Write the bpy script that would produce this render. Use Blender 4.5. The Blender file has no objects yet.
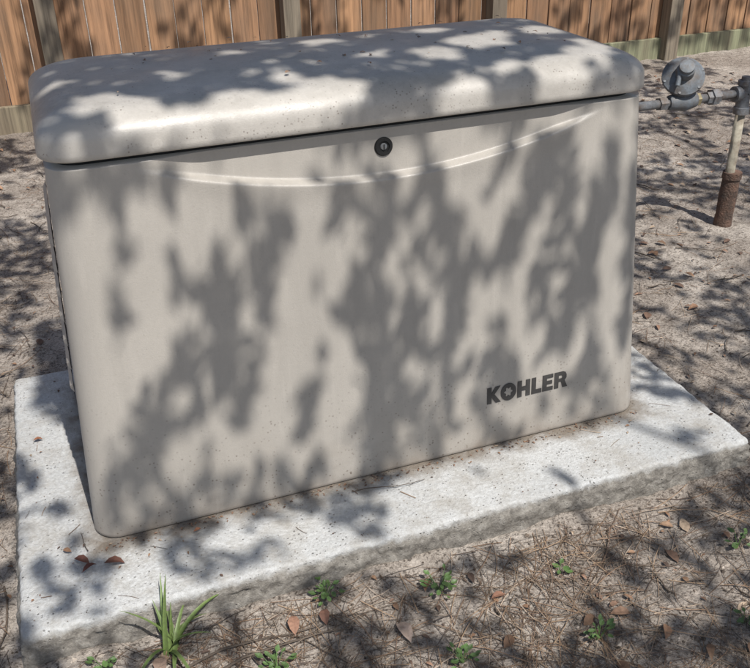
import bpy, math, random
import numpy as np
from mathutils import Vector, Matrix, noise
random.seed(7); np.random.seed(7)
scene=bpy.context.scene
col=scene.collection
# ------------------------------------------------------------------ helpers
def mesh_obj(name,verts,faces,mat=None,parent=None,smooth=False,colors=None):
    me=bpy.data.meshes.new(name); me.from_pydata([tuple(v) for v in verts],[],faces); me.update()
    ob=bpy.data.objects.new(name,me); col.objects.link(ob)
    if mat: me.materials.append(mat)
    if smooth: me.polygons.foreach_set('use_smooth',[True]*len(me.polygons))
    if colors is not None:
        a=me.color_attributes.new('Col','FLOAT_COLOR','POINT')
        arr=np.ones((len(verts),4),dtype=np.float32); arr[:,:3]=np.array(colors,dtype=np.float32)
        a.data.foreach_set('color',arr.ravel())
    if parent: ob.parent=parent
    return ob
def empty(name,loc=(0,0,0)):
    e=bpy.data.objects.new(name,None); col.objects.link(e); e.location=loc; return e
def newmat(name):
    m=bpy.data.materials.new(name); m.use_nodes=True
    nt=m.node_tree; b=nt.nodes['Principled BSDF']; return m,nt,b
def ramp(nt,fac,stops):
    r=nt.nodes.new('ShaderNodeValToRGB'); e=r.color_ramp.elements
    while len(e)<len(stops): e.new(0.5)
    for i,(p,c) in enumerate(stops):
        e[i].position=p; e[i].color=(c[0],c[1],c[2],1) if hasattr(c,'__len__') else (c,c,c,1)
    nt.links.new(fac,r.inputs[0]); return r.outputs[0]
def noi(nt,vec,scale,detail=4,rough=.55):
    n=nt.nodes.new('ShaderNodeTexNoise'); n.inputs['Scale'].default_value=scale
    n.inputs['Detail'].default_value=detail; n.inputs['Roughness'].default_value=rough
    nt.links.new(vec,n.inputs['Vector']); return n.outputs['Fac']
def mix(nt,fac,a,b,mode='MIX'):
    m=nt.nodes.new('ShaderNodeMix'); m.data_type='RGBA'; m.blend_type=mode
    for s,v in ((0,fac),(6,a),(7,b)):
        if hasattr(v,'default_value'): nt.links.new(v,m.inputs[s])
        else: m.inputs[s].default_value=v if s==0 else (v[0],v[1],v[2],1)
    return m.outputs[2]
def math_(nt,op,a,b=0.0):
    m=nt.nodes.new('ShaderNodeMath'); m.operation=op
    for s,v in ((0,a),(1,b)):
        if hasattr(v,'default_value'): nt.links.new(v,m.inputs[s])
        else: m.inputs[s].default_value=v
    return m.outputs[0]
def bump(nt,b,h,strength,dist):
    n=nt.nodes.new('ShaderNodeBump'); n.inputs['Strength'].default_value=strength; n.inputs['Distance'].default_value=dist
    nt.links.new(h,n.inputs['Height']); nt.links.new(n.outputs[0],b.inputs['Normal'])
def objco(nt):
    return nt.nodes.new('ShaderNodeTexCoord').outputs['Object']
def sepz(nt,v):
    s=nt.nodes.new('ShaderNodeSeparateXYZ'); nt.links.new(v,s.inputs[0]); return s.outputs
def mapping(nt,v,sc):
    m=nt.nodes.new('ShaderNodeMapping'); m.inputs['Scale'].default_value=sc; nt.links.new(v,m.inputs[0]); return m.outputs[0]
def warp(nt,co,scale,amt):
    n=nt.nodes.new('ShaderNodeTexNoise'); n.inputs['Scale'].default_value=scale; nt.links.new(co,n.inputs['Vector'])
    s=nt.nodes.new('ShaderNodeVectorMath'); s.operation='SCALE'; nt.links.new(n.outputs['Color'],s.inputs[0]); s.inputs['Scale'].default_value=amt
    a=nt.nodes.new('ShaderNodeVectorMath'); a.operation='ADD'; nt.links.new(co,a.inputs[0]); nt.links.new(s.outputs[0],a.inputs[1]); return a.outputs[0]
def specks(nt,co,scale,r0,r1,keepscale,k0,k1):
    """irregular fine specks: each voronoi cell is kept or dropped by its own random value"""
    v=nt.nodes.new('ShaderNodeTexVoronoi'); v.inputs['Scale'].default_value=scale; nt.links.new(warp(nt,co,scale*1.3,.35/scale),v.inputs['Vector'])
    d=ramp(nt,v.outputs['Distance'],[(r0,1.0),(r1,0.0)])
    s=nt.nodes.new('ShaderNodeSeparateColor'); nt.links.new(v.outputs['Color'],s.inputs[0])
    cell=ramp(nt,s.outputs[0],[(.45,0.0),(.75,1.0)])
    k=ramp(nt,noi(nt,co,keepscale,2),[(k0,0.0),(k1,1.0)])
    return math_(nt,'MULTIPLY',math_(nt,'MULTIPLY',d,cell),k)
# ------------------------------------------------------------------ materials
def mat_enclosure(name,c,lid=False):
    m,nt,b=newmat(name); co=objco(nt)
    n1=noi(nt,co,3.0,4); base=ramp(nt,n1,[(.3,[x*.92 for x in c]),(.7,[x*1.06 for x in c])])
    n2=noi(nt,co,170,2,.7)
    base=mix(nt,ramp(nt,n2,[(.35,0.0),(.75,.14)]),base,[x*.7 for x in c])
    x,y,z=sepz(nt,co)
    if not lid:
        hz=ramp(nt,z,[(.0,1.0),(.10,.7),(.32,.10)])
        f=math_(nt,'MULTIPLY',specks(nt,co,135,.14,.34,24,.38,.56),hz)
        base=mix(nt,math_(nt,'MULTIPLY',f,.9),base,(.10,.075,.058))
        film=ramp(nt,z,[(.0,.85),(.03,.42),(.2,.0)])
        base=mix(nt,math_(nt,'MULTIPLY',film,ramp(nt,noi(nt,co,14,5),[(.3,.25),(.7,1.0)])),base,(.19,.15,.115))
        runs=noi(nt,mapping(nt,warp(nt,co,6,.03),(26,26,1.1)),1.0,4)
        base=mix(nt,ramp(nt,runs,[(.48,0.0),(.8,.30)]),base,[x*.62 for x in c])
        wm=noi(nt,mapping(nt,co,(48,48,6)),1.0,3)
        base=mix(nt,ramp(nt,wm,[(.58,0.0),(.70,.18)]),base,[min(1,x*1.25) for x in c])
    else:
        d=ramp(nt,noi(nt,co,6,7,.75),[(.40,0.0),(.70,.6)])
        base=mix(nt,d,base,(.24,.222,.195))
        v=nt.nodes.new('ShaderNodeTexVoronoi'); v.inputs['Scale'].default_value=30; nt.links.new(warp(nt,co,40,.012),v.inputs['Vector'])
        spot=ramp(nt,v.outputs['Distance'],[(.15,0.0),(.22,1.0),(.30,0.0)])
        base=mix(nt,math_(nt,'MULTIPLY',spot,ramp(nt,noi(nt,co,11,2),[(.45,0.0),(.6,.28)])),base,[min(1,x*1.3) for x in c])
        f=specks(nt,co,170,.12,.34,16,.40,.62)
        base=mix(nt,math_(nt,'MULTIPLY',f,.7),base,(.13,.10,.08))
    nt.links.new(base,b.inputs['Base Color'])
    nt.links.new(ramp(nt,noi(nt,co,9,5,.7),[(.35,.33),(.65,.52)]),b.inputs['Roughness'])
    b.inputs['Specular IOR Level'].default_value=.5
    bump(nt,b,noi(nt,co,420,2,.6),.3,.0012)
    return m
M_body=mat_enclosure('powder_coat_beige',(.432,.402,.360))
M_lid=mat_enclosure('powder_coat_lid',(.51,.480,.437),True)
def simple(name,c,rough=.6,metal=0,nscale=30,var=.25,bs=.2,bd=.002,dirt=None):
    m,nt,b=newmat(name); co=objco(nt)
    n=noi(nt,co,nscale,5,.6)
    o=ramp(nt,n,[(.3,[x*(1-var) for x in c]),(.7,[min(1,x*(1+var)) for x in c])])
    if dirt: o=mix(nt,ramp(nt,noi(nt,co,18,6,.7),[(.42,0.0),(.62,.85)]),o,dirt)
    nt.links.new(o,b.inputs['Base Color'])
    b.inputs['Roughness'].default_value=rough; b.inputs['Metallic'].default_value=metal
    bump(nt,b,noi(nt,co,nscale*4,3),bs,bd); return m
M_black=simple('black_rubber',(.010,.010,.010),.7)
M_dark=simple('louvre_opening_shade',(.02,.02,.022),.7)  # near-black colour painting the shade inside the louvre openings
M_logo=simple('grey_badge',(.05,.047,.045),.5,0,60,.2)
M_galv=simple('galvanised_pipe',(.21,.22,.235),.6,.3,60,.3,.4,.002,(.13,.095,.07))
M_reg=simple('grey_cast_regulator',(.15,.17,.19),.6,.1,40,.25,.4,.002,(.12,.10,.085))
M_yel=simple('weathered_primer_pipe',(.33,.30,.235),.75,0,40,.35,.3,.002,(.17,.125,.09))
M_rust=simple('rusty_sleeve',(.14,.082,.058),.9,0,35,.5,1.0,.008,(.065,.05,.042))
M_brass=simple('brass_fitting',(.30,.25,.15),.6,.4,40,.25)
def vcol_mat(name,rough=.8,trans=0):
    m,nt,b=newmat(name)
    a=nt.nodes.new('ShaderNodeVertexColor'); a.layer_name='Col'
    co=objco(nt)
    c=mix(nt,ramp(nt,noi(nt,co,180,2),[(.35,.0),(.7,.35)]),a.outputs[0],(.05,.035,.02))
    nt.links.new(c,b.inputs['Base Color']); b.inputs['Roughness'].default_value=rough
    return m
M_litter=vcol_mat('dry_plant_matter'); M_green=vcol_mat('green_leaf',.5)
m,nt,b=newmat('tree_leaf'); M_tleaf=m
nt.links.new(ramp(nt,noi(nt,objco(nt),2,3),[(.3,(.035,.075,.02)),(.7,(.07,.12,.03))]),b.inputs['Base Color'])
M_bark=simple('bark',(.11,.085,.065),.9,0,12,.4,.7,.02)
def concrete():
    m,nt,b=newmat('concrete_pad'); co=objco(nt); x,y,z=sepz(nt,co)
    a=ramp(nt,noi(nt,co,4,7,.65),[(.28,(.52,.53,.525)),(.5,(.64,.645,.635)),(.72,(.74,.745,.73))])
    a=mix(nt,ramp(nt,noi(nt,co,130,4,.8),[(.38,0.0),(.70,.6)]),a,(.30,.29,.27))
    pk=specks(nt,co,120,.10,.26,22,.40,.56)
    a=mix(nt,math_(nt,'MULTIPLY',pk,.75),a,(.13,.115,.10))
    st=ramp(nt,noi(nt,co,8,7,.75),[(.46,0.0),(.66,.68)])
    a=mix(nt,st,a,(.32,.29,.245))
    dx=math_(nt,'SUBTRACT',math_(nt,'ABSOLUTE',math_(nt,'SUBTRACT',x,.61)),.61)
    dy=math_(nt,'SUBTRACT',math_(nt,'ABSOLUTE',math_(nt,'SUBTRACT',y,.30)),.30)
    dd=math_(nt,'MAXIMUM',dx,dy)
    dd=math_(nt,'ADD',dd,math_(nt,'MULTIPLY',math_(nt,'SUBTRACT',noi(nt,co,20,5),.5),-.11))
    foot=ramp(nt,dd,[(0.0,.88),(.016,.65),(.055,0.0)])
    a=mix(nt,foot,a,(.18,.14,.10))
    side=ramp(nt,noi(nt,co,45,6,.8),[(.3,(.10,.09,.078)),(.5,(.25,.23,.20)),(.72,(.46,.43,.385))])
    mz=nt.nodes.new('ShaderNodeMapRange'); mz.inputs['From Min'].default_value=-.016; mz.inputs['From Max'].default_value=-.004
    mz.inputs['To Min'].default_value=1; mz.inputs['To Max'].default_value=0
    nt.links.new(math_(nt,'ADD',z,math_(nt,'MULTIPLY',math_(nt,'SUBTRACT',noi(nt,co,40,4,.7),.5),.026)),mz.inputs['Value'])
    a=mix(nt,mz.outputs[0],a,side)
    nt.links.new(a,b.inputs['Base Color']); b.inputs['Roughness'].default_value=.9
    h=math_(nt,'ADD',math_(nt,'MULTIPLY',noi(nt,co,90,6,.75),1.0),math_(nt,'MULTIPLY',pk,-.7))
    h=math_(nt,'ADD',h,math_(nt,'MULTIPLY',noi(nt,co,12,3),1.0))
    bump(nt,b,h,.8,.008); return m
M_conc=concrete()
def soil():
    m,nt,b=newmat('sandy_soil'); co=objco(nt)
    a=ramp(nt,noi(nt,co,1.8,7,.68),[(.32,(.24,.195,.16)),(.48,(.40,.345,.295)),(.62,(.62,.555,.485))])
    a=mix(nt,ramp(nt,noi(nt,co,26,6,.75),[(.42,0.0),(.66,.70)]),a,(.115,.09,.07))
    a=mix(nt,ramp(nt,noi(nt,co,210,3,.7),[(.45,0.0),(.68,.7)]),a,(.60,.53,.46))
    a=mix(nt,ramp(nt,noi(nt,co,120,3,.7),[(.52,0.0),(.64,.75)]),a,(.055,.042,.033))
    nt.links.new(a,b.inputs['Base Color']); b.inputs['Roughness'].default_value=.95
    b.inputs['Specular IOR Level'].default_value=.2
    h=math_(nt,'ADD',noi(nt,co,30,6,.75),math_(nt,'MULTIPLY',noi(nt,co,160,4,.7),.5))
    bump(nt,b,h,1.0,.014); return m
M_soil=soil()
def wood():
    m,nt,b=newmat('cedar_board'); co=objco(nt)
    at=nt.nodes.new('ShaderNodeVertexColor'); at.layer_name='Col'
    g=noi(nt,mapping(nt,co,(60,60,2.2)),1.0,7,.65)
    grain=ramp(nt,g,[(.3,.40),(.5,.95),(.7,1.35)])
    a=mix(nt,1.0,at.outputs[0],grain,'MULTIPLY')
    kn=nt.nodes.new('ShaderNodeTexVoronoi'); kn.inputs['Scale'].default_value=1; nt.links.new(mapping(nt,co,(7,7,2.6)),kn.inputs['Vector'])
    a=mix(nt,ramp(nt,kn.outputs['Distance'],[(.06,.85),(.13,0.0)]),a,(.06,.03,.015))
    a=mix(nt,ramp(nt,noi(nt,mapping(nt,co,(8,8,3)),1,5),[(.46,0.0),(.75,.6)]),a,(.17,.125,.09))
    nt.links.new(a,b.inputs['Base Color']); b.inputs['Roughness'].default_value=.8
    bump(nt,b,g,.5,.004); return m
M_wood=wood()
# ------------------------------------------------------------------ ring tools
def rrect(x0,x1,y0,y1,r,nf,ns,nc):
    P=[]
    for i in range(nf+1): P.append((x0+r+(x1-x0-2*r)*i/nf,y0,0,-1))
    def arc(cx,cy,a0):
        for i in range(1,nc):
            a=a0+math.pi/2*i/nc; P.append((cx+r*math.cos(a),cy+r*math.sin(a),math.cos(a),math.sin(a)))
    arc(x1-r,y0+r,-math.pi/2)
    for i in range(ns+1): P.append((x1,y0+r+(y1-y0-2*r)*i/ns,1,0))
    arc(x1-r,y1-r,0)
    for i in range(nf+1): P.append((x1-r-(x1-x0-2*r)*i/nf,y1,0,1))
    arc(x0+r,y1-r,math.pi/2)
    for i in range(ns+1): P.append((x0,y1-r-(y1-y0-2*r)*i/ns,-1,0))
    arc(x0+r,y0+r,math.pi)
    return P
def rings_mesh(name,rings,mat,parent,cap0=False,cap1=False,smooth=True):
    n=len(rings[0]); V=[v for r in rings for v in r]; F=[]
    for k in range(len(rings)-1):
        for i in range(n):
            j=(i+1)%n; F.append((k*n+i,k*n+j,(k+1)*n+j,(k+1)*n+i))
    if cap0: F.append(tuple(range(n-1,-1,-1)))
    if cap1: F.append(tuple((len(rings)-1)*n+i for i in range(n)))
    return mesh_obj(name,V,F,mat,parent,smooth)
def tube(name,pts,radii,mat,parent,seg=14,cap=True,smooth=True):
    pts=[Vector(p) for p in pts]
    if not hasattr(radii,'__len__'): radii=[radii]*len(pts)
    R=[]; prev=None
    for i,p in enumerate(pts):
        d=(pts[min(i+1,len(pts)-1)]-pts[max(i-1,0)]).normalized()
        if prev is None:
            prev=d.orthogonal().normalized()
        u=(prev-d*prev.dot(d)).normalized(); prev=u; w=d.cross(u)
        R.append([p+(u*math.cos(2*math.pi*k/seg)+w*math.sin(2*math.pi*k/seg))*radii[i] for k in range(seg)])
    return rings_mesh(name,R,mat,parent,cap,cap,smooth)
def lathe(name,origin,axis,prof,mat,parent,seg=28):
    o=Vector(origin); d=Vector(axis).normalized(); u=d.orthogonal().normalized(); w=d.cross(u)
    R=[[o+d*t+(u*math.cos(2*math.pi*k/seg)+w*math.sin(2*math.pi*k/seg))*r for k in range(seg)] for t,r in prof]
    ob=rings_mesh(name,R,mat,parent,True,True,True)
    md=ob.modifiers.new('e','EDGE_SPLIT'); md.split_angle=math.radians(40)
    return ob
# ------------------------------------------------------------------ generator
W,D,HB,TP=1.22,.599,.732,.048
gen=empty('standby_generator'); gen.scale=(1.02,1,1); gen.location=(-.013,0,0)
def recess(x,z):
    zc=.642+.070*((x-.63)/.43)**2
    if abs(x-.63)>.45: return 0
    s=(z-zc)/.009
    s=max(0,min(1,s)); s=s*s*(3-2*s)
    e=1-min(1,abs(x-.63)/.45); e=min(1,e*3.5); e=e*e*(3-2*e)
    lip=0
    if z<zc+.006:
        q=(zc+.006-z)/.028
        lip=-.0035*math.exp(-q*q)*e
    return s*.0155*e+lip
rings=[]
zs=[0]+[.004]+list(np.linspace(.01,.60,24))+list(np.linspace(.604,HB,66))
for k,z in enumerate(zs):
    i=TP*z/HB+(.004 if k==0 else 0)
    ring=[]
    for (x,y,nx,ny) in rrect(i,W-i,i,D-i,.052,180,24,10):
        dy=0
        if ny<-.99: dy=recess(x,z)
        wv=.0010*noise.noise(Vector((x*3,y*3,z*4)))
        ring.append((x+nx*wv,y+dy+ny*wv,z))
    rings.append(ring)
rings_mesh('enclosure_body',rings,M_body,gen,True,True)
g=TP+.015
rings_mesh('lid_gasket',[[(a,b_,z) for a,b_,_,_ in rrect(g,W-g,g+.010,D-g,.045,10,6,8)] for z in (HB-.004,HB+.018)],M_black,gen)
rings_mesh('base_frame',[[(a,b_,z) for a,b_,_,_ in rrect(.012,W-.012,.012,D-.012,.045,10,6,8)] for z in (.0015,.02)],M_black,gen)
o=TP-.008; Z0=HB+.0135
def lidring(ix,iy,z,r):
    return [(a,b_,z) for a,b_,_,_ in rrect(o+ix,W-o-ix,o+iy,D-o-iy,r,48,28,14)]
R=[lidring(.02,.02,Z0,.04),lidring(.003,.003,Z0,.06),lidring(0,0,Z0+.003,.062),lidring(0,0,Z0+.012,.062),lidring(.001,.001,Z0+.026,.063)]
RX,RY,ZA=.085,.078,.046
for k in range(1,15):
    a=math.pi/2*k/14
    ix=RX*(1-math.cos(a)); iy=RY*(1-math.cos(a)); R.append(lidring(.001+ix,.001+iy,Z0+.028+ZA*math.sin(a),.063))
hy=(D-2*o)/2
for k in range(1,13):
    t=k/12; iy=RY+(hy-RY-.012)*t; ix=RX+(hy-RY-.012)*t*1.3
    R.append(lidring(ix,iy,Z0+.028+ZA+.010*(1-(1-t)**2),max(.006,.063*(1-t*.9))))
ZTOP=Z0+.028+ZA+.010
rings_mesh('lid',R,M_lid,gen,False,True)
yl=TP*.70/HB+.0155
lathe('lock_bezel',(.622,yl+.004,.698),(0,-1,.06),[(0,.0175),(.006,.0175),(.0085,.0155),(.0085,.011),(.006,.0105)],M_black,gen)
lathe('lock_cylinder',(.622,yl+.004,.698),(0,-1,.06),[(.0045,.0065),(.007,.0065),(.008,.0055)],M_reg,gen,20)
mesh_obj('lock_keyway',[(.621,yl-.0050,.693),(.623,yl-.0050,.693),(.623,yl-.0050,.703),(.621,yl-.0050,.703)],[(0,1,2,3)],M_black,gen)
for s in (0,1):
    for k in range(7):
        z=.27+.05*k; i=TP*z/HB
        X=i if s==0 else W-i; n=-1 if s==0 else 1
        V=[];F=[]
        ya,yb=.12,.46
        sec=[(0,.026),(.007,.012),(.007,.008),(.001,.007)]
        for yy,sc in ((ya,.05),(ya+.02,1),(yb-.02,1),(yb,.05)):
            for d,h in sec: V.append((X+n*(d*sc+.001),yy,z+h))
        for a in range(3):
            for c in range(3): F.append((a*4+c,a*4+c+1,a*4+c+5,a*4+c+4))
        mesh_obj('louvre_hood_%d_%d'%(s,k),V,F,M_body,gen)
        mesh_obj('louvre_slot_%d_%d'%(s,k),[(X+n*.003,ya+.01,z-.016),(X+n*.003,yb-.01,z-.016),(X+n*.003,yb-.01,z+.009),(X+n*.003,ya+.01,z+.009)],[(0,1,2,3)],M_dark,gen)  # flat dark quad on the closed wall, painted shade of the opening
def L_K(x): return [[(x,0),(x+.30,0),(x+.30,.36),(x+.30,.64),(x+.30,1),(x,1)],[(x+.30,.36),(x+.58,0),(x+.94,0),(x+.50,.54),(x+.30,.64)],[(x+.30,.64),(x+.50,.54),(x+.90,1),(x+.56,1)]]
def L_H(x): return [[(x,0),(x+.30,0),(x+.30,1),(x,1)],[(x+.30,.37),(x+.58,.37),(x+.58,.63),(x+.30,.63)],[(x+.58,0),(x+.88,0),(x+.88,1),(x+.58,1)]]
def L_L(x): return [[(x,0),(x+.70,0),(x+.70,.25),(x+.30,.25),(x+.30,1),(x,1)]]
def L_E(x): return [[(x,0),(x+.30,0),(x+.30,1),(x,1)],[(x+.30,0),(x+.74,0),(x+.74,.23),(x+.30,.23)],[(x+.30,.39),(x+.68,.39),(x+.68,.61),(x+.30,.61)],[(x+.30,.77),(x+.74,.77),(x+.74,1),(x+.30,1)]]
def L_R(x): return [[(x,0),(x+.30,0),(x+.30,1),(x,1)],[(x+.30,.78),(x+.30,1),(x+.62,1),(x+.78,.93),(x+.86,.78),(x+.56,.72),(x+.50,.78)],[(x+.86,.78),(x+.86,.58),(x+.56,.62),(x+.56,.72)],[(x+.86,.58),(x+.74,.44),(x+.60,.38),(x+.30,.38),(x+.30,.58),(x+.50,.58),(x+.56,.62)],[(x+.30,.38),(x+.48,.38),(x+.60,0),(x+.94,0),(x+.74,.44),(x+.60,.38)]]
def L_O(x):
    P=[];n=48;c=(x+.53,.5)
    def ri(a): return .255+.055*math.cos(6*a)
    for k in range(n):
        a0=2*math.pi*k/n;a1=2*math.pi*(k+1)/n; ro=.53
        P.append([(c[0]+ri(a0)*math.cos(a0),c[1]+ri(a0)*math.sin(a0)),(c[0]+ro*math.cos(a0),c[1]+ro*math.sin(a0)),(c[0]+ro*math.cos(a1),c[1]+ro*math.sin(a1)),(c[0]+ri(a1)*math.cos(a1),c[1]+ri(a1)*math.sin(a1))])
    return P
polys=L_K(0)+L_O(.93)+L_H(2.08)+L_L(3.07)+L_E(3.84)+L_R(4.68)
sx=.195/5.62; sz=.040
V=[];F=[]
for pl in polys:
    k=len(V)
    for lv in (0,1):
        for (a,c) in pl:
            z=.110+c*sz; V.append((.828+a*sx,TP*z/HB-.0004-.0010*lv,z))
    n=len(pl); F.append(tuple(k+n+i for i in range(n)))
    for i in range(n): F.append((k+i,k+(i+1)%n,k+n+(i+1)%n,k+n+i))
mesh_obj('badge_lettering',V,F,M_logo,gen)
# ------------------------------------------------------------------ pad
px0,px1,py0,py1=-.159,1.390,-.194,.710
def padring(ins,z,amp):
    out=[]
    for (x,y,nx,ny) in rrect(px0+ins,px1-ins,py0+ins,py1-ins,.008,320,190,3):
        n=noise.noise(Vector((x*38,y*38,z*60)))*amp+noise.noise(Vector((x*9,y*9,z*20)))*amp*.8+noise.noise(Vector((x*110,y*110,z*110)))*amp*.6
        out.append((x+nx*n,y+ny*n,z))
    return out
R=[padring(-.012,-.16,.006),padring(-.010,-.10,.006)]
for z in (-.09,-.08,-.072,-.064,-.057,-.05,-.044,-.038,-.032,-.026,-.02): R.append(padring(-.004+(z+.018)*.06,z,.0065))
R+= [padring(0,-.014,.0045),padring(.0005,-.008,.0036),padring(.0025,-.003,.0032),padring(.006,-.0006,.0028),padring(.011,0,.001)]
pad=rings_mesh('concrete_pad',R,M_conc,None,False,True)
# ------------------------------------------------------------------ ground
GZ=-.073
def gh(x,y):
    v=Vector((x,y,0))
    h=.012*noise.noise(v*1.3)+.007*noise.noise(v*6)+.005*noise.noise(v*19)+.003*noise.noise(v*47)
    if px0-.1<x<px1+.2 and y<py0: h+=.012*math.exp(-((y-py0)/.05)**2)*(1+1.3*noise.noise(v*9))
    return GZ+h
def axis(a,b,step,far):
    c=list(np.arange(a,b+1e-6,step)); s=step*2; L=[];x=a
    while x>-far: x-=s; s*=1.5; L.append(x)
    s=step*2; Rr=[]; x=c[-1]
    while x<far: x+=s; s*=1.5; Rr.append(x)
    return L[::-1]+c+Rr
xs=axis(-1.6,4.6,.0145,160); ys=axis(-1.1,3.5,.0145,160)
V=[(x,y,gh(x,y) if abs(x)<30 and abs(y)<30 else GZ) for y in ys for x in xs]
nx=len(xs); F=[(j*nx+i,j*nx+i+1,(j+1)*nx+i+1,(j+1)*nx+i) for j in range(len(ys)-1) for i in range(nx-1)]
mesh_obj('ground',V,F,M_soil,None,True)
# ------------------------------------------------------------------ fence
fence=empty('wooden_fence')
def boards(name,items,parent):
    V=[];F=[];C=[]
    for (x0,x1,y0,y1,z0,z1,c) in items:
        k=len(V)
        for (x,y,z) in [(x0,y0,z0),(x1,y0,z0),(x1,y1,z0),(x0,y1,z0),(x0,y0,z1),(x1,y0,z1),(x1,y1,z1),(x0,y1,z1)]: V.append((x,y,z)); C.append(c)
        F+= [(k,k+3,k+2,k+1),(k+4,k+5,k+6,k+7),(k,k+1,k+5,k+4),(k+1,k+2,k+6,k+5),(k+2,k+3,k+7,k+6),(k+3,k,k+4,k+7)]
    ob=mesh_obj(name,V,F,M_wood,parent,False,C)
    bv=ob.modifiers.new('b','BEVEL'); bv.width=.003; bv.segments=2
    return ob
it=[];x=-4.0
while x<9:
    w=.138; t=random.uniform(.72,1.2); h=random.uniform(-.03,.03)
    c=(.345*t+h*.3,.192*t+h*.2,.103*t)
    y=3.36+random.uniform(-.003,.003)
    it.append((x,x+w,y,y+.018,-.02+random.uniform(-.004,.004),1.78,c)); x+=w+random.uniform(.003,.009)
boards('pickets',it,fence)
it=[];x=-3.52
while x<9:
    t=random.uniform(.8,1.1); it.append((x-.045,x+.045,3.262,3.352,-.2,1.7,(.21*t,.175*t,.13*t))); x+=1.21
boards('posts',it,fence)
it=[]
for zz in (.62,1.5): it.append((-4,9,3.318,3.3555,zz,zz+.09,(.27,.19,.12)))
boards('rails',it,fence)
it=[(-4,-1.2,3.322,3.3535,-.11,.052,(.25,.20,.13)),(-1.196,1.32,3.322,3.3535,-.11,.056,(.24,.20,.135)),(1.324,9,3.322,3.3535,-.11,.05,(.25,.255,.16))]
boards('kickboard',it,fence)
# ------------------------------------------------------------------ gas line
gas=empty('gas_pipe_regulator')
Y=.98;ZP=.405
tube('riser_pipe',[(2.275,Y,-.15),(2.272,Y,.36)],.0165,M_yel,gas,18)
lathe('rusty_sleeve',(2.28,Y,-.15),(.02,0,1),[(0,.031),(.06,.033),(.12,.030),(.18,.032),(.25,.030),(.252,.034),(.275,.033),(.277,.022)],M_rust,gas)
lathe('tee_vertical',(2.272,Y,.335),(0,0,1),[(0,.022),(.0,.026),(.022,.026),(.024,.022),(.095,.022),(.097,.026),(.112,.026),(.114,.016),(.125,.016)],M_galv,gas)
lathe('tee_branch',(2.31,Y,ZP),(-1,0,0),[(0,.022),(.06,.022),(.062,.026),(.08,.026)],M_galv,gas)
tube('horizontal_pipe',[(2.25,Y,ZP),(1.08,Y,ZP),(1.03,Y,ZP-.01),(1.0,Y-.04,ZP-.02),(1.0,.56,ZP-.02)],.0145,M_galv,gas,16)
lathe('union_nut',(2.17,Y,ZP),(-1,0,0),[(0,.020),(.012,.020),(.013,.028),(.036,.028),(.037,.021),(.055,.021)],M_galv,gas,6)
lathe('inlet_nut',(2.085,Y,ZP),(-1,0,0),[(0,.022),(.025,.022)],M_brass,gas,6)
lathe('regulator_casting',(2.07,Y,ZP),(-1,0,0),[(0,.024),(.015,.028),(.045,.033),(.08,.028),(.10,.024),(.105,.02)],M_reg,gas)
ax=Vector((-.35,-.60,.62)).normalized()
rc=Vector((2.018,Y+.01,ZP+.076)); k_=.94
tube('regulator_neck',[(2.018,Y,ZP),(2.018,Y,ZP+.05)],.026,M_reg,gas,18)
lathe('diaphragm_housing',rc-ax*.03,ax,[(a*k_*1.1,r_*k_) for a,r_ in [(0,.03),(.006,.05),(.022,.064),(.026,.072),(.038,.072),(.042,.064),(.052,.052),(.058,.032),(.085,.030),(.088,.026),(.10,.025),(.102,.018)]],M_reg,gas,32)
u=ax.orthogonal().normalized(); w=ax.cross(u)
for k in range(6):
    a=k*math.pi/3; pp=rc-ax*.03+(u*math.cos(a)+w*math.sin(a))*.063
    lathe('flange_bolt_%d'%k,pp+ax*.022,ax,[(0,.0045),(.022,.0045)],M_reg,gas,6)
lathe('outlet_nut',(1.955,Y,ZP),(-1,0,0),[(0,.022),(.028,.022)],M_galv,gas,6)
lathe('vent_stub',(1.98,Y-.02,ZP+.11),(-.3,-.3,-1),[(0,.008),(.05,.008)],M_reg,gas,12)
# ------------------------------------------------------------------ litter
def leafgeo(V,F,C,p,d,n,L,w,c,curl=.2,fold=.25):
    d=d.normalized(); s=d.cross(n).normalized(); n=s.cross(d).normalized(); k=len(V)
    V.append(p); 
    for t,ww in ((.22,.72),(.5,1.0),(.78,.62)):
        m=p+d*(L*t)+n*(curl*L*math.sin(t*math.pi*.9)*.5)
        V.append(m-s*(w*ww/2)+n*(fold*w*ww*.5)); V.append(m); V.append(m+s*(w*ww/2)+n*(fold*w*ww*.5))
    V.append(p+d*L)
    F+= [(k,k+2,k+1),(k,k+3,k+2),(k+1,k+2,k+5,k+4),(k+2,k+3,k+6,k+5),(k+4,k+5,k+8,k+7),(k+5,k+6,k+9,k+8),(k+7,k+8,k+10),(k+8,k+9,k+10)]
    C+= [c]*11
def rnd_dir(tilt=.25):
    a=random.uniform(0,2*math.pi); return Vector((math.cos(a),math.sin(a),random.uniform(-tilt,tilt)*.3))
def onpad(x,y): return px0+.01<x<px1-.01 and py0+.01<y<py1-.01
def ongen(x,y): return -.02<x<W+.02 and -.01<y<D+.01
def surf(x,y):
    if ongen(x,y): return None
    if px0-.02<x<px1+.02 and py0-.02<y<py1+.02: return .001 if onpad(x,y) else None
    return gh(x,y)
V=[];F=[];C=[]
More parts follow.
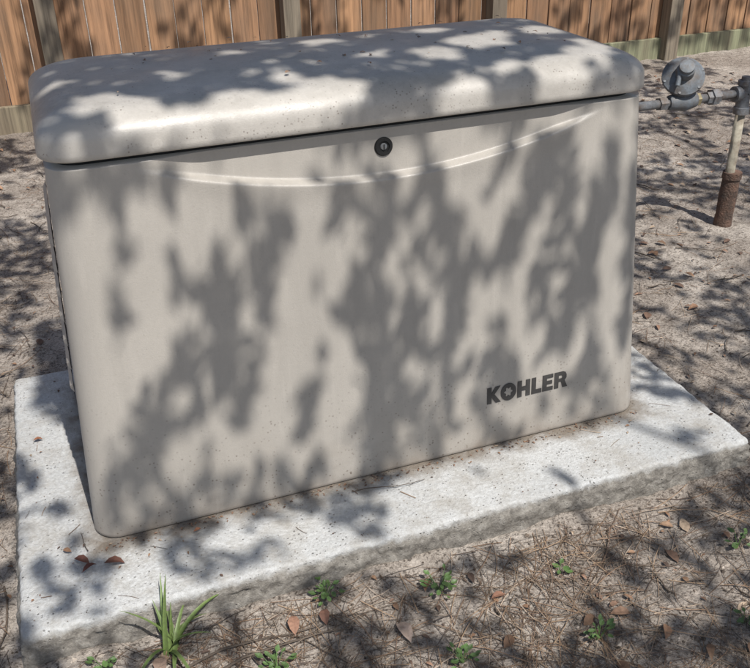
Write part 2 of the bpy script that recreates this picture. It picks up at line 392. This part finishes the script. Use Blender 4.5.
def needle(x,y,L,w,c):
    a=random.uniform(0,2*math.pi); bnd=random.uniform(-.25,.25)
    n=4; pts=[(x,y)]; px,py=x,y
    for i in range(1,n+1):
        aa=a+bnd*(i/n-.5)*2; px+=math.cos(aa)*L/n; py+=math.sin(aa)*L/n; pts.append((px,py))
    z=[surf(*q) for q in pts]
    if any(q is None for q in z) or max(z)-min(z)>.035: return False
    lift=random.uniform(0,.012) if random.random()<.3 else 0
    if onpad(x,y): lift=0
    k=len(V); sx_,sy_=-math.sin(a)*w/2,math.cos(a)*w/2
    for i in range(n+1):
        zz=z[i]+(.0035 if z[i]<-.03 else .0008)+lift*i/n
        V.append((pts[i][0]-sx_,pts[i][1]-sy_,zz)); V.append((pts[i][0]+sx_,pts[i][1]+sy_,zz+w*.4)); C.extend([c,c])
        if i: F.append((k+2*i-2,k+2*i-1,k+2*i+1,k+2*i))
    return True
cnt=0
while cnt<12000:
    x=random.uniform(-1.3,3.6); y=random.uniform(-.95,3.2)
    q=random.random()
    if q<.28: x=random.uniform(-.2,1.6); y=random.uniform(-.75,-.2)
    elif q<.40: x=random.uniform(-.9,-.15); y=random.uniform(-.3,1.6)
    s=surf(x,y)
    if s is None: continue
    if onpad(x,y) and random.random()<.90: continue
    if noise.noise(Vector((x*3,y*3,5)))<random.uniform(-.6,.3): continue
    t=random.uniform(.5,1.25); c=random.choice([(.23,.145,.09),(.28,.19,.12),(.15,.095,.065),(.36,.28,.21),(.12,.09,.07)])
    if needle(x,y,random.uniform(.03,.12) if not onpad(x,y) else random.uniform(.01,.05),random.uniform(.0008,.0016),[q*t for q in c]): cnt+=1
mesh_obj('pine_needles',V,F,M_litter,None,False,C)
V=[];F=[];C=[]
cols=[(.22,.125,.075),(.30,.18,.11),(.14,.085,.06),(.38,.29,.21),(.26,.155,.105),(.10,.065,.05)]
cnt=0
while cnt<4200:
    x=random.uniform(-1.3,3.9); y=random.uniform(-.95,3.25)
    s=surf(x,y)
    if s is None: continue
    if onpad(x,y) and random.random()<.6: continue
    sz_=random.uniform(.005,.018) if random.random()<.78 else random.uniform(.02,.042)
    if onpad(x,y): sz_=min(sz_,random.uniform(.003,.013))
    t=random.uniform(.6,1.3)
    leafgeo(V,F,C,Vector((x,y,s+(.004 if s<-.03 else .001))),rnd_dir(),Vector((random.uniform(-.3,.3),random.uniform(-.3,.3),1)),sz_,sz_*random.uniform(.35,.6),[q*t for q in random.choice(cols)],random.uniform(0,.5),random.uniform(0,.5)); cnt+=1
for (x,y,L,c) in [(.49,-.39,.055,(.42,.32,.26)),(.30,-.30,.045,(.33,.18,.12)),(.86,-.46,.04,(.28,.17,.11)),(-.03,-.055,.035,(.13,.05,.035)),(-.005,-.065,.04,(.15,.06,.04)),(-.045,-.075,.03,(.12,.04,.03)),(-.12,.40,.022,(.25,.10,.05)),(-.06,-.01,.02,(.3,.17,.1)),(.17,-.04,.016,(.35,.15,.08)),(.36,-.30,.04,(.2,.1,.07)),(.70,-.35,.03,(.28,.14,.09)),(1.12,-.30,.03,(.3,.19,.12)),(.06,-.30,.05,(.3,.21,.16))]:
    s=surf(x,y) or 0
    leafgeo(V,F,C,Vector((x,y,s+.005)),rnd_dir(),Vector((random.uniform(-.2,.2),random.uniform(-.2,.2),1)),L,L*.5,c,.35,.35)
for k in range(300):
    x=random.uniform(-.01,1.22); y=-abs(random.gauss(0,.014))-.004; q=random.uniform(.002,.009)
    leafgeo(V,F,C,Vector((x,y,.001)),rnd_dir(),Vector((random.uniform(-.3,.3),random.uniform(-.3,.3),1)),q,q*.5,random.choice(cols),.3,.3)
for k in range(80):
    x=random.uniform(.16,1.07); y=random.uniform(.14,.50); q=random.uniform(.003,.014)
    leafgeo(V,F,C,Vector((x,y,ZTOP-.001)),rnd_dir(),Vector((random.uniform(-.2,.2),random.uniform(-.2,.2),1)),q,q*.5,random.choice(cols),.3,.3)
mesh_obj('leaf_litter',V,F,M_litter,None,False,C)
V=[];F=[];C=[]
cnt=0
while cnt<9000:
    x=random.uniform(-1.0,3.0); y=random.uniform(-.9,2.2)
    if random.random()<.6: x=random.uniform(-.4,1.7); y=random.uniform(-.8,-.1)
    s=surf(x,y)
    if s is None or (onpad(x,y) and random.random()<.6): continue
    r=random.uniform(.0012,.0045)*(1 if random.random()<.93 else 2); k=len(V)
    if onpad(x,y): r=random.uniform(.0006,.0018)
    t=random.uniform(.5,1.6); c=random.choice([(.14,.11,.085),(.24,.20,.165),(.09,.07,.055),(.36,.31,.26)])
    for q in [(1,0,0),(0,1,0),(-1,0,0),(0,-1,0),(0,0,1)]:
        V.append((x+q[0]*r*random.uniform(.6,1.2),y+q[1]*r*random.uniform(.6,1.2),s+(q[2]*r*random.uniform(.5,1)))); C.append([a*t for a in c])
    F+= [(k,k+1,k+4),(k+1,k+2,k+4),(k+2,k+3,k+4),(k+3,k,k+4)]; cnt+=1
mesh_obj('soil_crumbs',V,F,M_litter,None,False,C)
V=[];F=[]
def twig(p0,a,L,r):
    pts=[];x,y=p0[0],p0[1]
    for i in range(6):
        s=surf(x,y)
        if s is None: return
        pts.append(Vector((x,y,s+r+.002+random.uniform(0,.004)))); a+=random.uniform(-.3,.3); x+=math.cos(a)*L/5; y+=math.sin(a)*L/5
    if max(p.z for p in pts)-min(p.z for p in pts)>.04: return
    k=len(V)
    for i,p in enumerate(pts):
        d=(pts[min(i+1,5)]-pts[max(i-1,0)]).normalized(); s_=d.cross(Vector((0,0,1))).normalized(); n=s_.cross(d); rr=r*(1-.1*i)
        for q in range(5): V.append(p+(s_*math.cos(q*1.2566)+n*math.sin(q*1.2566))*rr)
        if i:
            for q in range(5): F.append((k+(i-1)*5+q,k+(i-1)*5+(q+1)%5,k+i*5+(q+1)%5,k+i*5+q))
for (x,y,a,L,r) in [(.50,-.04,.0,.16,.0012),(-.45,.75,.4,.3,.004),(-.7,.9,-.2,.35,.005),(.15,-.33,.2,.25,.003),(-.5,1.1,.6,.3,.003),(-.03,-.02,2.0,.06,.001),(.05,-.30,.1,.3,.003),(-.6,1.25,.1,.4,.004),(-.4,.95,-.4,.3,.003)]: twig((x,y),a,L,r)
for k in range(320):
    x=random.uniform(-1.2,3.2);y=random.uniform(-.8,2.6)
    if surf(x,y) is None or onpad(x,y): continue
    twig((x,y),random.uniform(0,6.28),random.uniform(.05,.2),random.uniform(.001,.0028))
mesh_obj('twigs',V,F,M_bark,None,True)
# ------------------------------------------------------------------ small plants
def grass_clump(x,y):
    V=[];F=[];C=[]; z=gh(x,y)-.005
    for k in range(18):
        a=random.uniform(0,2*math.pi) if k>4 else random.uniform(.8,1.9)
        L=random.uniform(.08,.17); lean=random.uniform(.3,1.15) if k>4 else random.uniform(.1,.5); w=random.uniform(.006,.010)
        b0=len(V); n=8; px=Vector((x+random.uniform(-.012,.012),y+random.uniform(-.012,.012),z)); el=1.45-lean*.4
        s=Vector((-math.sin(a),math.cos(a),0)); t_=random.uniform(.8,1.25); c=(.15*t_,.22*t_,.065*t_)
        for i in range(n+1):
            t=i/n; ww=w*(1-t**2.2)*.5+.0003
            nn=Vector((-math.cos(a)*math.sin(el),-math.sin(a)*math.sin(el),math.cos(el)))
            V.extend([px-s*ww+nn*ww*.5,px.copy(),px+s*ww+nn*ww*.5]); C.extend([c,[q*.8 for q in c],c])
            if i:
                q=b0+3*(i-1); F.extend([(q,q+1,q+4,q+3),(q+1,q+2,q+5,q+4)])
            px=px+Vector((math.cos(a)*math.cos(el),math.sin(a)*math.cos(el),math.sin(el)))*L/n; el-=lean*.24
    mesh_obj('grass_clump',V,F,M_green,None,True,C)
grass_clump(.085,-.25)
def seedling(x,y,R,nl,tall=.03):
    V=[];F=[];C=[]; z=gh(x,y)
    for k in range(nl):
        a=random.uniform(0,2*math.pi); r=R*random.uniform(.1,1); h=tall*random.uniform(.3,1)
        b=Vector((x+math.cos(a)*r,y+math.sin(a)*r,z+h)); t_=random.uniform(.7,1.2)
        c=(.095*t_,.175*t_,.05*t_); d=Vector((math.cos(a+random.uniform(-.6,.6)),math.sin(a),random.uniform(-.1,.4)))
        L=random.uniform(.009,.018)
        leafgeo(V,F,C,b,d,Vector((random.uniform(-.4,.4),random.uniform(-.5,.2),1)),L,L*.62,c,-.2,.3)
        k0=len(V); o_=Vector((x,y,z-.003)); s=Vector((.0007,0,0))
        V.extend([o_-s,o_+s,b+s,b-s]); C.extend([c]*4); F.append((k0,k0+1,k0+2,k0+3))
    mesh_obj('weed_seedling',V,F,M_green,None,False,C)
for a in [(.38,-.235,.03,22),(.59,-.29,.035,24),(-.03,-.25,.022,12),(.56,-.46,.025,18),(.25,-.36,.026,20),(.81,-.50,.022,14),(1.20,-.40,.022,12),(1.08,-.56,.022,12),(.83,-.33,.012,6),(1.5,-.2,.02,10)]: seedling(*a)
# ------------------------------------------------------------------ tree overhead (behind the photographer)
S=Vector((.11,-.52,.845)).normalized()
tree=empty('oak_tree')
tz=[(4.7,-5.0,-.2),(4.65,-5.0,.6),(4.5,-4.9,2.0),(4.2,-4.7,3.6),(3.9,-4.6,5.2),(3.8,-4.7,7.0)]
tube('trunk',tz,[.26,.20,.17,.14,.10,.04],M_bark,tree,16)
def rayblocked(P):
    for k in range(1,30):
        q=P+S*(k*.05)
        if -.03<q.x<W+.03 and -.03<q.y<D+.03 and 0<q.z<.83: return True
    return False
cl=[]
def stroke(pts,r,dens):
    for (a,b) in zip(pts[:-1],pts[1:]):
        L=math.hypot(b[0]-a[0],b[1]-a[1]); n=max(1,int(L*dens))
        for i in range(n):
            t=random.random(); u=a[0]+(b[0]-a[0])*t; v=a[1]+(b[1]-a[1])*t
            u+=random.gauss(0,r*.5); v+=random.gauss(0,r*1.1)
            cl.append(Vector((u,TP*v/HB,v)))
stroke([(.37,.62),(.33,.49),(.26,.38),(.17,.27),(.07,.15),(.04,.06)],.045,150)
stroke([(.29,.43),(.20,.32)],.05,200)
stroke([(.03,.715),(.26,.715)],.02,150)
stroke([(.43,.62),(.34,.39)],.022,85)
stroke([(.34,.33),(.30,.20)],.03,80)
stroke([(.14,.60),(.11,.44)],.018,55)
stroke([(.22,.58),(.19,.50)],.015,60)
stroke([(.47,.30),(.40,.12)],.018,60)
stroke([(.22,.16),(.24,.08)],.02,60)
stroke([(.54,.47),(.60,.30),(.63,.17),(.55,.02)],.06,240)
stroke([(.66,.40),(.68,.20)],.03,120)
stroke([(.70,.66),(.73,.51),(.78,.42),(.88,.46),(.92,.56),(.94,.66)],.025,170)
stroke([(.78,.45),(.74,.34)],.03,90)
stroke([(1.10,.66),(1.07,.43),(.98,.21)],.035,180)
stroke([(1.17,.64),(1.18,.20)],.025,120)
stroke([(1.01,.62),(.98,.42),(.93,.30)],.025,120)
stroke([(.75,.33),(.71,.05)],.035,140)
stroke([(.85,.29),(.86,.02)],.05,170)
stroke([(.95,.10),(1.15,.06)],.03,80)
stroke([(1.10,.24),(1.06,.12)],.015,80)
stroke([(.48,.05),(.12,.035)],.03,130)
stroke([(.50,.71),(.62,.48)],.05,90)
stroke([(.60,.66),(.69,.52)],.05,90)
stroke([(.88,.66),(.84,.56)],.025,60)
lit=[(.14,.12,.05),(.20,.05,.05),(.27,.02,.05),(.37,.06,.055),(.44,0.02,.05),(.53,.07,.06),(.47,.14,.03),(.78,.20,.05),(.90,.26,.06),(1.08,.33,.05),(.97,.32,.03),(.78,.02,.05),(.88,.08,.03),(.98,.05,.06),(1.07,.12,.05),(1.1,.2,.03),(.60,.40,.04),(.72,.42,.025),(.42,.36,.025),(.08,.30,.03),(.66,.24,.03),(.86,.40,.035),(.28,.22,.02)]
for k in range(3800):
    x=random.uniform(0,1.22); y=random.uniform(.0,.60)
    if any((x-a)**2+(y-b_)**2<(r*1.15)**2 for a,b_,r in lit): continue
    if y<.06 and random.random()<.4: continue
    cl.append(Vector((x,y,.81)))
cnt=0
while cnt<19000:
    x=random.uniform(-1.5,3.9); y=random.uniform(-1.2,3.3)
    P=Vector((x,y,0 if onpad(x,y) else GZ))
    if ongen(x,y) or rayblocked(P): continue
    n=noise.noise(Vector((x*2.3,y*2.3,1.7)))*.7+noise.noise(Vector((x*9,y*9,9)))*.9
    th=.0
    if onpad(x,y): th=.03
    if y>.8: th=-.08
    if n<th+random.uniform(-.04,.04): continue
    cl.append(P); cnt+=1
V=[];F=[]
def tleaf(p,L):
    d=Vector((random.gauss(0,1),random.gauss(0,1),random.gauss(0,.6))).normalized(); n=Vector((random.gauss(0,.6),random.gauss(0,.6),1)).normalized()
    s=d.cross(n).normalized()*L*.26; k=len(V)
    V.extend([p-d*L/2,p+s-d*L*.05,p+d*L/2,p-s-d*L*.05]); F.append((k,k+1,k+2,k+3))
for P in cl:
    t=random.uniform(2.6,4.0)
    tleaf(P+S*t,random.uniform(.04,.08))
for k in range(2600):
    x=random.uniform(-1.5,4.5); z=random.uniform(0,1.6)
    n=noise.noise(Vector((x*3,z*2,4)))
    if n<-.02: continue
    tleaf(Vector((x,3.3,z))+S*random.uniform(3.2,5.0),random.uniform(.06,.11))
for k in range(7000):
    c=random.choice([(3.9,-4.7,6.2,1.6),(5.2,-5.2,5.6,1.4),(3.2,-5.6,5.4,1.4),(4.6,-6.2,6.4,1.4),(4.4,-4.0,7.2,1.2),(5.6,-4.0,6.4,1.1)])
    v=Vector((random.gauss(0,1),random.gauss(0,1),random.gauss(0,.8))).normalized()*c[3]*random.uniform(.4,1)
    tleaf(Vector(c[:3])+v,random.uniform(.07,.13))
mesh_obj('foliage',V,F,M_tleaf,tree)
def limb(name,pts,r0,r1):
    n=len(pts); tube(name,pts,[r0+(r1-r0)*i/(n-1) for i in range(n)],M_bark,tree,8)
limb('limb_1',[(4.3,-4.75,3.1),(3.6,-4.2,3.9),(3.0,-3.7,4.3),(2.5,-3.3,4.5)],.08,.012)
limb('limb_2',[(4.1,-4.7,3.9),(3.8,-3.6,4.3),(3.6,-2.4,4.3),(3.3,-1.2,4.1),(3.3,-.4,4.0)],.07,.012)
limb('limb_3',[(3.9,-4.6,4.6),(2.8,-4.1,5.2),(1.9,-3.9,5.3),(1.0,-3.8,5.2)],.06,.01)
limb('limb_4',[(4.5,-4.9,4.5),(5.2,-5.2,5.6)],.07,.02)
limb('limb_5',[(4.0,-4.7,4.8),(3.2,-5.5,5.4)],.06,.02)
br=[(.70,.70),(.72,.55),(.77,.44),(.83,.43),(.89,.48),(.93,.58),(.96,.70)]
limb('branchlet',[Vector((a,TP*b_/HB,b_))+S*(3.3+.1*i) for i,(a,b_) in enumerate(br)]+[Vector((1.9,-3.0,4.4)),Vector((2.5,-3.3,4.5))],.007,.012)
# ------------------------------------------------------------------ light, world, camera
sd=bpy.data.lights.new('sun','SUN'); sd.energy=5.0; sd.angle=math.radians(.5); sd.color=(1,.965,.915)
so=bpy.data.objects.new('sun',sd); col.objects.link(so); so.rotation_euler=S.to_track_quat('Z','Y').to_euler(); so.location=S*20
wd=bpy.data.worlds.new('World'); scene.world=wd; wd.use_nodes=True; nt=wd.node_tree
sky=nt.nodes.new('ShaderNodeTexSky'); sky.sky_type='NISHITA'; sky.sun_disc=False; sky.dust_density=1.6; sky.air_density=1.0; sky.ozone_density=1.0
sky.sun_elevation=math.asin(S.z); sky.sun_rotation=math.atan2(S.x,S.y)
nt.links.new(sky.outputs[0],nt.nodes['Background'].inputs[0]); nt.nodes['Background'].inputs[1].default_value=.105
yaw,pitch,roll=.341,.515,-.025
f=Vector((math.sin(yaw)*math.cos(pitch),math.cos(yaw)*math.cos(pitch),-math.sin(pitch)))
r=Vector((math.cos(yaw),-math.sin(yaw),0)); u=r.cross(f)
r2=r*math.cos(roll)+u*math.sin(roll); u2=u*math.cos(roll)-r*math.sin(roll)
cd=bpy.data.cameras.new('camera'); cd.sensor_width=36; cd.lens=883/750*36; cd.clip_start=.05; cd.clip_end=600
cam=bpy.data.objects.new('camera',cd); col.objects.link(cam)
M=Matrix((( r2.x,u2.x,-f.x,.072),(r2.y,u2.y,-f.y,-1.416),(r2.z,u2.z,-f.z,1.196),(0,0,0,1)))
cam.matrix_world=M; scene.camera=cam
scene.view_settings.view_transform='Standard'; scene.view_settings.look='None'; scene.view_settings.exposure=0
